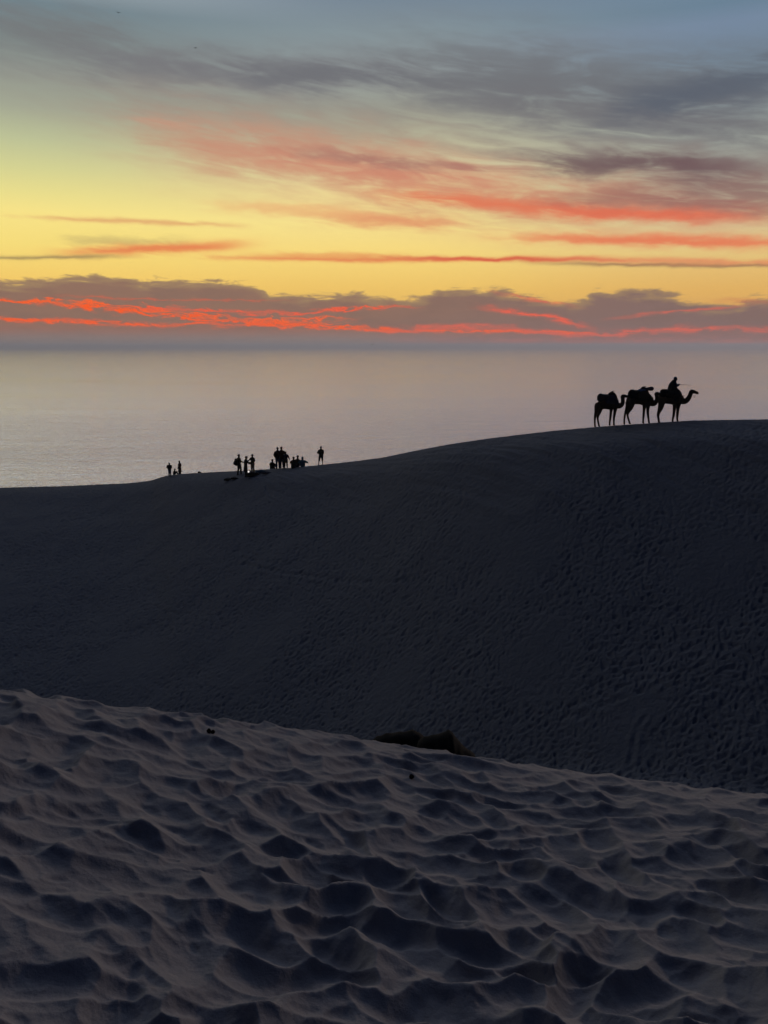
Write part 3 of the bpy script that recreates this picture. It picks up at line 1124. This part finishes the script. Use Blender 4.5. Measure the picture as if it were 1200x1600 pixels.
# helper: convert zoomed-view coordinates to photo pixels
zA = lambda x, y: (925 + x / 14.118, 600 + y / 14.118)
zB = lambda x, y: (900 + x / 5.4545, 570 + y / 5.4545)
zC = lambda x, y: (1000 + x / 12.0, 580 + y / 12.0)


def head(T, z, poll, brow, nose, u, drop=0.0):
    """u = photo pixels per head-size unit"""
    (x0, y0), (x1, y1), (x2, y2) = z(*poll), z(*brow), z(*nose)
    T([(x0, y0, 0, 2.2 * u, 2.7 * u), (x1, y1, 0, 2.5 * u, 2.7 * u), ((x1 + x2) / 2, (y1 + y2) / 2 + .2, 0, 1.8 * u, 2.1 * u), (x2 - 1, y2 + .1, 0, 1.7 * u, 2.0 * u)])
    T([(x2 - 1.6, y2 + 1.3, 0, 1.2 * u, .9 * u), (x2 + .1, y2 + 1.2, 0, 1.1 * u, .9 * u)], sub=1)      # lower lip
    for s in (-1, 1):
        T([(x0 - .2, y0 - 2.0 * u, s * .09, .45, .45), (x0 - 1.3, y0 - 3.0 * u, s * .12, .5, .35)], sub=1, n=8)   # ears
        T([(x1 + .2, y1 - 1.5 * u, s * .07, .6, .6), (x1 + .8, y1 - 1.4 * u, s * .07, .6, .5)], sub=1, n=8)       # brow


def leg_pts(z, pts, lat, w):
    out = []
    for (x, y), r in zip(pts, w):
        px, py = z(x, y)
        out.append((px, py, lat, r * .85, r))
    return out


def foot(T, z, x, y, lat):
    px, py = z(x, y)
    T([(px - .5, py - .7, lat, 1.5, .9), (px + 1.0, py - .5, lat, 1.7, .75)], sub=1, n=10)


def camel_A(T):
    t = [(115, 470, 4.4), (190, 460, 7.0), (300, 440, 8.2), (420, 450, 8.4), (520, 470, 6.2)]
    T([(*zA(x, y), 0, r * .95, r) for x, y, r in t])
    T([(*zA(300, 400), 0, 4, 5), (*zA(400, 330), 0, 3.6, 5), (*zA(440, 280), 0, 2.4, 3)])        # hump
    T([(*zA(500, 450), 0, 4.6, 6.0), (*zA(560, 470), 0, 3.4, 5.2), (*zA(620, 480), 0, 2.8, 4.2), (*zA(672, 430), 0, 2.6, 3.4),
       (*zA(680, 350), 0, 2.4, 3.1), (*zA(672, 275), 0, 2.4, 3.1)])
    head(T, zA, (675, 268), (715, 266), (815, 275), 1.0)
    T(leg_pts(zA, [(120, 500), (95, 610), (66, 740), (62, 850), (66, 930)], -.22, [5.0, 3.2, 1.9, 1.5, 1.45]))
    foot(T, zA, 66, 945, -.22)
    T(leg_pts(zA, [(180, 510), (165, 610), (125, 735), (140, 850), (155, 925)], .22, [5.4, 3.4, 1.9, 1.5, 1.45]))
    foot(T, zA, 158, 940, .22)
    T(leg_pts(zA, [(430, 520), (418, 620), (405, 745), (392, 830), (388, 900)], .2, [3.6, 2.2, 1.9, 1.5, 1.5]))
    foot(T, zA, 386, 915, .2)
    T(leg_pts(zA, [(525, 500), (505, 610), (486, 745), (482, 830), (482, 895)], -.2, [3.8, 2.5, 1.9, 1.5, 1.5]))
    foot(T, zA, 484, 912, -.2)
    T([(*zA(92, 450), 0, .9, .9), (*zA(82, 520), 0, .6, .6), (*zA(86, 600), 0, .7, .7)], n=8)     # tail


def camel_B(T):
    t = [(455, 300, 5.6), (500, 290, 8.6), (545, 285, 9.6), (590, 290, 10.5), (625, 305, 7.6)]
    T([(*zB(x, y), 0, r * .85, r) for x, y, r in t])
    T([(*zB(530, 270), 0, 4, 5), (*zB(565, 245), 0, 3.6, 5), (*zB(580, 225), 0, 2.4, 3)])
    T([(*zB(620, 310), 0, 4.6, 6.2), (*zB(645, 325), 0, 3.4, 5.2), (*zB(668, 328), 0, 2.8, 4.2), (*zB(687, 305), 0, 2.6, 3.4),
       (*zB(690, 275), 0, 2.4, 3.1), (*zB(684, 248), 0, 2.4, 3.1)])
    head(T, zB, (684, 246), (698, 246), (735, 249), 1.0)
    T(leg_pts(zB, [(455, 310), (440, 360), (420, 415), (412, 465), (411, 500)], .22, [5.4, 3.6, 1.9, 1.5, 1.45]))
    foot(T, zB, 411, 508, .22)
    T(leg_pts(zB, [(480, 310), (468, 362), (440, 420), (448, 465), (458, 498)], -.22, [5.6, 3.8, 1.9, 1.5, 1.45]))
    foot(T, zB, 459, 506, -.22)
    T(leg_pts(zB, [(588, 330), (580, 380), (576, 430), (573, 465), (572, 492)], .2, [4.2, 2.3, 1.9, 1.55, 1.5]))
    foot(T, zB, 573, 500, .2)
    T(leg_pts(zB, [(618, 325), (612, 380), (614, 430), (619, 465), (622, 490)], -.2, [4.0, 2.5, 1.9, 1.55, 1.5]))
    foot(T, zB, 622, 499, -.2)
    T([(*zB(442, 300), 0, .9, .9), (*zB(430, 330), 0, .6, .6), (*zB(428, 365), 0, .7, .7)], n=8)


def camel_C(T):
    t = [(410, 480, 5.5), (480, 490, 9.2), (580, 500, 9.6), (680, 520, 9.4), (750, 520, 6.8)]
    T([(*zC(x, y), 0, r * .85, r) for x, y, r in t])
    T([(*zC(530, 440), 0, 4, 5), (*zC(600, 390), 0, 3.6, 5), (*zC(630, 360), 0, 2.4, 3)])
    T([(*zC(740, 520), 0, 4.8, 6.4), (*zC(800, 560), 0, 3.4, 4.9), (*zC(860, 555), 0, 2.9, 4.4), (*zC(915, 500), 0, 2.7, 3.8),
       (*zC(945, 430), 0, 2.5, 3.4), (*zC(960, 385), 0, 2.5, 3.3)])
    head(T, zC, (962, 378), (1005, 385), (1088, 406), 1.08)
    T(leg_pts(zC, [(410, 520), (395, 660), (338, 815), (350, 890), (358, 950)], .2, [6.2, 4.4, 2.1, 1.55, 1.5]))
    foot(T, zC, 362, 966, .2)
    T(leg_pts(zC, [(430, 530), (385, 670), (345, 810), (345, 890), (352, 948)], -.22, [6.2, 4.0, 2.0, 1.55, 1.5]))
    foot(T, zC, 354, 966, -.22)
    T(leg_pts(zC, [(660, 560), (645, 700), (630, 830), (616, 890), (612, 930)], .2, [4.4, 2.6, 2.0, 1.55, 1.5]))
    foot(T, zC, 612, 946, .2)
    T(leg_pts(zC, [(735, 560), (712, 700), (700, 830), (698, 890), (702, 925)], -.2, [4.4, 2.6, 2.0, 1.55, 1.5]))
    foot(T, zC, 704, 940, -.2)
    T([(*zC(375, 470), 0, 1, 1), (*zC(352, 560), 0, .7, .7), (*zC(345, 680), 0, .8, .8)], n=8)


YA, YB, YCc = 49.2, 48.4, 47.6
camA, PA = make_camel('rear camel of the caravan carrying a pale grey pack and a hooked saddle', 943, 665.5, camel_A, YA)
camB, PB = make_camel('middle camel of the caravan carrying a rolled bundle and blue cloth', 1000, 663, camel_B, YB)
camC, PC = make_camel('leading camel of the caravan with a rider on its back', 1044, 660, camel_C, YCc)


def pack(name, label, px0, py0, Yd, parts):
    base, P = camel_frame(px0, py0, Yd)
    root = empty(name, base)
    tag(root, label, 'saddle pack', 'packs on the camels')
    for pname, mat, pts, kw in parts:
        bm = bmesh.new()
        if isinstance(pts[0], list):
            groups = pts
        else:
            groups = [pts]
        for g in groups:
            tube(bm, [(*P(px, py, l), ra * S, rb * S) for px, py, l, ra, rb in g], **kw)
        link_mesh(pname, bm, mat, root, voxel=0.02, relax=2)
    return root


pack('saddle_pack', 'pale grey pannier and humped saddle with hook strapped on the rear camel', 945, 632, YA, [
    ('pannier', M_pack, [[(*zA(185, 330), l, 4.5, 5.4), (*zA(190, 262), l, 4.8, 4.2)] for l in (-.36, .36)]
     + [[(*zA(185, 290), 0, 8.5, 5.0), (*zA(270, 300), 0, 9.5, 5.6), (*zA(340, 310), 0, 9.5, 6)]], dict(sub=3)),
    ('blanket', M_navy, [(*zA(350, 360), 0, 11.5, 7.5), (*zA(430, 350), 0, 11.5, 9.0), (*zA(500, 390), 0, 10.5, 6)], dict(sub=4)),
    ('saddle', M_black, [(*zA(380, 270), 0, 5, 3.6), (*zA(430, 215), 0, 4.6, 3.6), (*zA(480, 250), 0, 5, 3.8), (*zA(510, 330), 0, 5.4, 4)], dict(sub=4)),
    ('saddle_hook', M_wood, [(*zA(430, 175), 0, 1.0, .9), (*zA(465, 158), 0, .8, .7), (*zA(505, 155), 0, .6, .5)], dict(sub=3, n=8)),
])
pack('saddle_pack', 'black pack with blue cloth and rolled bundle on the middle camel', 1000, 625, YB, [
    ('pannier', M_black, [[(*zB(478, 262), l, 5, 7.5), (*zB(478, 235), l, 5, 5.2)] for l in (-.34, .34)]
     + [[(*zB(475, 245), 0, 9, 5.6), (*zB(510, 245), 0, 10, 5.6), (*zB(550, 250), 0, 10, 6)]], dict(sub=3)),
    ('blanket', M_black, [(*zB(530, 270), 0, 12, 8.0), (*zB(570, 265), 0, 12, 10.5), (*zB(605, 280), 0, 10.5, 7)], dict(sub=4)),
    ('folded_cloth', M_blue, [(*zB(548, 224), 0, 7, 3.7), (*zB(575, 222), 0, 7, 3.9)], dict(sub=2)),
    ('saddle', M_black, [(*zB(562, 205), 0, 4, 2.2), (*zB(585, 212), 0, 4.6, 3.8), (*zB(600, 240), 0, 5, 3.8), (*zB(612, 275), 0, 5, 3.4)], dict(sub=4)),
    ('saddle_hook', M_wood, [(*zB(560, 193), 0, 1.2, .7), (*zB(580, 187), 0, 1.4, .8), (*zB(598, 188), 0, 1.0, .6)], dict(sub=3, n=8)),
    ('rolled_bundle', M_navy, [(*zB(592, 209), -.1, 2.6, 2.2), (*zB(612, 206), -.1, 3.2, 2.6), (*zB(636, 204), -.1, 3.8, 3.3), (*zB(646, 204), -.1, 3.6, 3.2)], dict(sub=3)),
])
pack('saddle_pack', 'black pack and riding saddle with front horn on the leading camel', 1045, 625, YCc, [
    ('pannier', M_black, [[(*zC(435, 430), l, 5, 6.5), (*zC(440, 385), l, 5, 4.2)] for l in (-.34, .34)]
     + [[(*zC(435, 385), 0, 9, 4.2), (*zC(500, 385), 0, 10, 4.0), (*zC(560, 410), 0, 10, 5)]], dict(sub=3)),
    ('blanket', M_black, [(*zC(520, 440), 0, 12, 7.0), (*zC(610, 430), 0, 12, 8.5), (*zC(690, 450), 0, 11, 7.5)], dict(sub=4)),
    ('saddle', M_black, [(*zC(560, 380), 0, 4.5, 2.6), (*zC(640, 380), 0, 5, 4.0), (*zC(710, 420), 0, 5, 4.5), (*zC(745, 480), 0, 4.5, 3)], dict(sub=4)),
    ('saddle_horn', M_wood, [(*zC(750, 455), 0, 1.6, 1.2), (*zC(785, 468), 0, 1.2, .8), (*zC(828, 461), 0, .7, .5)], dict(sub=3, n=8)),
])

# rider on the leading camel
dR = ray(*zC(612, 380))
rz_ = -math.pi / 2
rider = person('person riding the leading camel, wrapped in a dark robe and holding a long stick',
               (dR[0] / dR[1] * YCc, YCc, dR[2] / dR[1] * YCc - 0.10), rz_, H=1.74, pose='ride', top=M_navy, trousers=M_black, coat=False, hood=True, wide=1.08, lean=0.02,
               arms=(((-0.26, 0.10, 0.46), (-0.16, 0.30, 0.50)), ((0.26, 0.10, 0.42), (0.12, 0.28, 0.46))))
tmpR = rider.matrix_basis
bm = bmesh.new()      # robe spreading over the saddle
tube(bm, [(0, .02, .66, .14, .13), (0, -.02, .52, .25, .20), (0, -.03, .32, .29, .26), (0, .02, .12, .33, .32), (0, .12, -.06, .38, .38), (0, .20, -.25, .42, .34)], side=(1, 0, 0), sub=4, n=16)
link_mesh('robe', bm, M_black, rider, voxel=.02, relax=2)
base, P = camel_frame(*zC(690, 255), YCc)
st = empty('riding_stick', base)
tag(st, 'long thin stick held level in the hand of the camel rider', 'stick')
bm = bmesh.new()
tube(bm, [(*P(*zC(640, 275), -.1), .014, .014), (*P(*zC(720, 256), -.12), .013, .013), (*P(*zC(850, 256), -.15), .009, .009), (*P(*zC(965, 262), -.18), .005, .005)], n=8, sub=3)
link_mesh('shaft', bm, M_wood, st)
bm = bmesh.new()
tube(bm, [(*P(*zC(680, 262), -.11), .024, .024), (*P(*zC(716, 256), -.12), .022, .022)], n=8, sub=1)
link_mesh('grip', bm, M_black, st)


def rope(label, pts, Yd, r=.012):
    base, P = camel_frame(*pts[0], Yd)
    bm = bmesh.new()
    tube(bm, [(*P(x, y, 0), r, r) for x, y in pts], n=6, sub=6)
    o = link_mesh('lead_rope', bm, M_rope, None)
    o.location = base
    tag(o, label, 'rope')


rope('lead rope hanging between the rear camel and the middle camel', [zA(815, 290), zA(790, 400), zA(750, 460), zA(745, 400), zA(800, 330), zB(448, 285)], YA - .1)
rope('lead rope running from the middle camel to the leading camel', [zB(736, 262), zB(730, 275), zB(718, 290), zB(716, 292), zB(722, 275)], YB - .1)
rope('loose rein hanging under the muzzle of the leading camel', [zC(1035, 440), zC(1030, 470), zC(1022, 500), zC(1010, 470), zC(1000, 455)], YCc - .1, .008)


# ------------------------------------------------------------------ small things
def lump(name, bm_fn, mat, loc, label, cat, group=None, voxel=None, rz=0.0, relax=1, parts=()):
    bm = bmesh.new()
    bm_fn(bm)
    o = link_mesh(name, bm, mat, None, voxel=voxel, relax=relax)
    o.location = loc
    o.rotation_euler = (0, 0, rz)
    tag(o, label, cat, group)
    return o


def bag(label, px, dr, w, h, d, mat, rz, cat='bag', name='duffel_bag'):
    x, y, z = on_ground(px, dr)
    root = empty(name, (x, y, z - .02), rz)
    tag(root, label, cat, 'bags on the sand')
    bm = bmesh.new()
    tube(bm, [(-w / 2, 0, h * .40, d * .42, h * .40), (-w * .2, 0, h * .47, d * .5, h * .5), (w * .2, 0, h * .45, d * .5, h * .48), (w / 2, 0, h * .38, d * .42, h * .38)], sub=4, n=14)
    link_mesh('bag_body', bm, mat, root, voxel=.02, relax=2)
    bm = bmesh.new()
    tube(bm, [(-w * .25, 0, h * .85, .015, .012), (-w * .12, 0, h * 1.12, .015, .012), (w * .12, 0, h * 1.14, .015, .012), (w * .25, 0, h * .85, .015, .012)], sub=4, n=8)
    link_mesh('handle', bm, M_black, root)


bag('black duffel bag lying left of the backpack wearer', 356, -4.6, .62, .26, .34, M_black, .2)
bag('black bag lying between the duffel bag and the standing group', 366, -4.4, .60, .24, .34, M_black, -.3)
bag('large black rounded bag beside the legs of the hat wearer', 394, -3.6, .85, .46, .5, M_black, .1)
bag('teal bag lying on the sand right of the standing group', 407, -2.4, .70, .30, .4, M_teal, .3)
bag('dark navy bag lying in front of the teal bag', 416, -2.9, .75, .22, .4, M_navy, -.2)

# glowing white globe, stand-in for an unidentified bright spot between the legs
x, y, z = on_ground(388.3, -3.0)
lt = empty('glow_spot', (x, y, z))
tag(lt, 'small glowing white globe for an unidentified bright spot on the sand between the cap wearer and the big bag', 'glow_spot')
mE, bE = material('lit_globe')
bE.inputs['Emission Color'].default_value = (1, .93, .85, 1)
bE.inputs['Emission Strength'].default_value = 1.0
bm = bmesh.new()
ball(bm, (0, 0, .30), (.075, .075, .085), 14)
link_mesh('globe', bm, mE, lt)
bm = bmesh.new()
tube(bm, [(0, 0, 0, .05, .05), (0, 0, .2, .045, .045)], side=(1, 0, 0), sub=1)
link_mesh('base', bm, M_black, lt)

x, y, z = on_ground(311, 0.0)
def f(bm):
    ball(bm, (0, 0, .06), (.16, .12, .12), 12)
    ball(bm, (.14, 0, .02), (.12, .1, .07), 12)
lump('rock', f, M_rock, (x, y, z), 'small dark rock alone on the crest between the two groups of people', 'rock', voxel=.02)


def jag(bm, pts, seed, amp=.03):
    rnd = random.Random(seed)
    for (x, y, z, a, b, c) in pts:
        ball(bm, (x, y, z), (a, b, c), 16, Matrix.Rotation(rnd.uniform(-.4, .4), 3, 'Z'))


def near_hit(px, py):
    """where the ray through that pixel first meets the near sand"""
    d = ray(px, py)
    t = 1.0
    while t < 14:
        x, y, z = d[0] * t, d[1] * t, d[2] * t
        if z < ground_near(x, y):
            return x, y, z
        t += .01
    return x, y, z


# dark outcrop just over the foreground crest
def outcrop(label, px0, py0, Yd, outline, depth):
    """outline: photo silhouette of the top edge -> a solid rock ridge with rough volume standing at distance Yd"""
    base, P = camel_frame(px0, py0, Yd)
    bm = bmesh.new()
    rnd = random.Random(5)
    for (px, py), (qx, qy) in zip(outline[:-1], outline[1:]):
        for k in range(6):
            t = k / 6
            p = P(px + (qx - px) * t, py + (qy - py) * t)
            hgt = 0.30
            w = depth * (.5 + .2 * rnd.random())
            tube(bm, [(p.x, p.y + rnd.uniform(-.02, .02), p.z - .016, w * .35, .016), (p.x, p.y, p.z - .10, w * .8, .026), (p.x, p.y, p.z - hgt, w, .035), (p.x, p.y, p.z - hgt - .35, w * 1.1, .04)], sub=3, n=10)
    o = link_mesh('rock', bm, M_rock, None, voxel=.012, relax=8)
    o.location = base
    tag(o, label, 'rock', 'dark rocks behind the foreground crest')


outcrop('low black rock with an arched top behind the foreground sand crest', 620, 1160, 5.2,
        [(582, 1159.5), (592, 1153.5), (606, 1149.5), (620, 1147), (632, 1146.5), (648, 1145), (655, 1147), (664, 1155)], .30)
outcrop('pointed black rock with a steep right side behind the foreground sand crest', 690, 1160, 5.0,
        [(656, 1159), (666, 1154), (678, 1152), (690, 1148.5), (697, 1147.5), (702, 1144), (706, 1146), (710, 1153), (717, 1160), (722, 1168), (731, 1173), (742, 1181)], .28)


def pebble(px, py, w, h, label, seed):
    x, y, z = near_hit(px, py)
    dist = math.sqrt(x * x + y * y + z * z)
    s = dist / F
    rnd = random.Random(seed)
    bm = bmesh.new()
    bmesh.ops.create_icosphere(bm, subdivisions=3, radius=1.0)
    for v in bm.verts:
        n = math.sin(v.co.x * 3.1 + seed) * .10 + math.sin(v.co.y * 4.3 + seed * 2) * .08 + math.sin(v.co.z * 5.2 + seed) * .07
        v.co = v.co * (1 + n)
        v.co = Vector((v.co.x * w * s / 2, v.co.y * w * s * .4, v.co.z * h * s / 2))
    o = link_mesh('pebble', bm, M_rock, None)
    o.location = (x, y, z + h * s * .35)
    tag(o, label, 'pebble', 'dark pebbles on the foreground sand')


pebble(326.5, 1145, 7, 8, 'taller left pebble of the touching pair on the foreground sand near its crest', 1)
pebble(333, 1145.5, 7, 6, 'lower right pebble of the touching pair on the foreground sand near its crest', 2)
pebble(643.5, 1216, 8, 7, 'single dark pebble on the foreground sand below the black rocks', 3)


def bird(px, py, dist, span, label, rz):
    d = Vector(ray(px, py))
    d.normalize()
    root = empty('bird', d * dist, rz)
    tag(root, label, 'bird')
    bm = bmesh.new()
    tube(bm, [*[tuple(v * span / 1.1 for v in q) for q in ((0, -.22, 0, .02, .03), (0, -.05, 0, .075, .08), (0, .12, .01, .06, .065), (0, .24, .04, .035, .04), (0, .30, .03, .012, .012))]], side=(1, 0, 0), sub=3)
    link_mesh('body', bm, M_bird, root)
    for s in (-1, 1):
        bm = bmesh.new()
        tube(bm, [*[tuple(v * span / 1.1 for v in q) for q in ((s * .04, .03, .03, .10, .02), (s * .28, .06, .14, .09, .015), (s * .55, -.04, .06, .03, .008))]], side=(0, 1, 0), sub=4, n=8)
        link_mesh('wing', bm, M_bird, root)


bird(185, 20, 92, .45, 'tiny dark bird high at the upper left of the sky', .6)
bird(305.3, 75, 96, .42, 'tiny dark bird just below and right of the higher bird', -.5)
bird(581.5, 538.5, 330, 1.1, 'tiny dark bird low over the centre of the horizon', 1.2)
bird(258, 554, 330, 1.1, 'tiny dark bird low over the sea left of centre', .2)
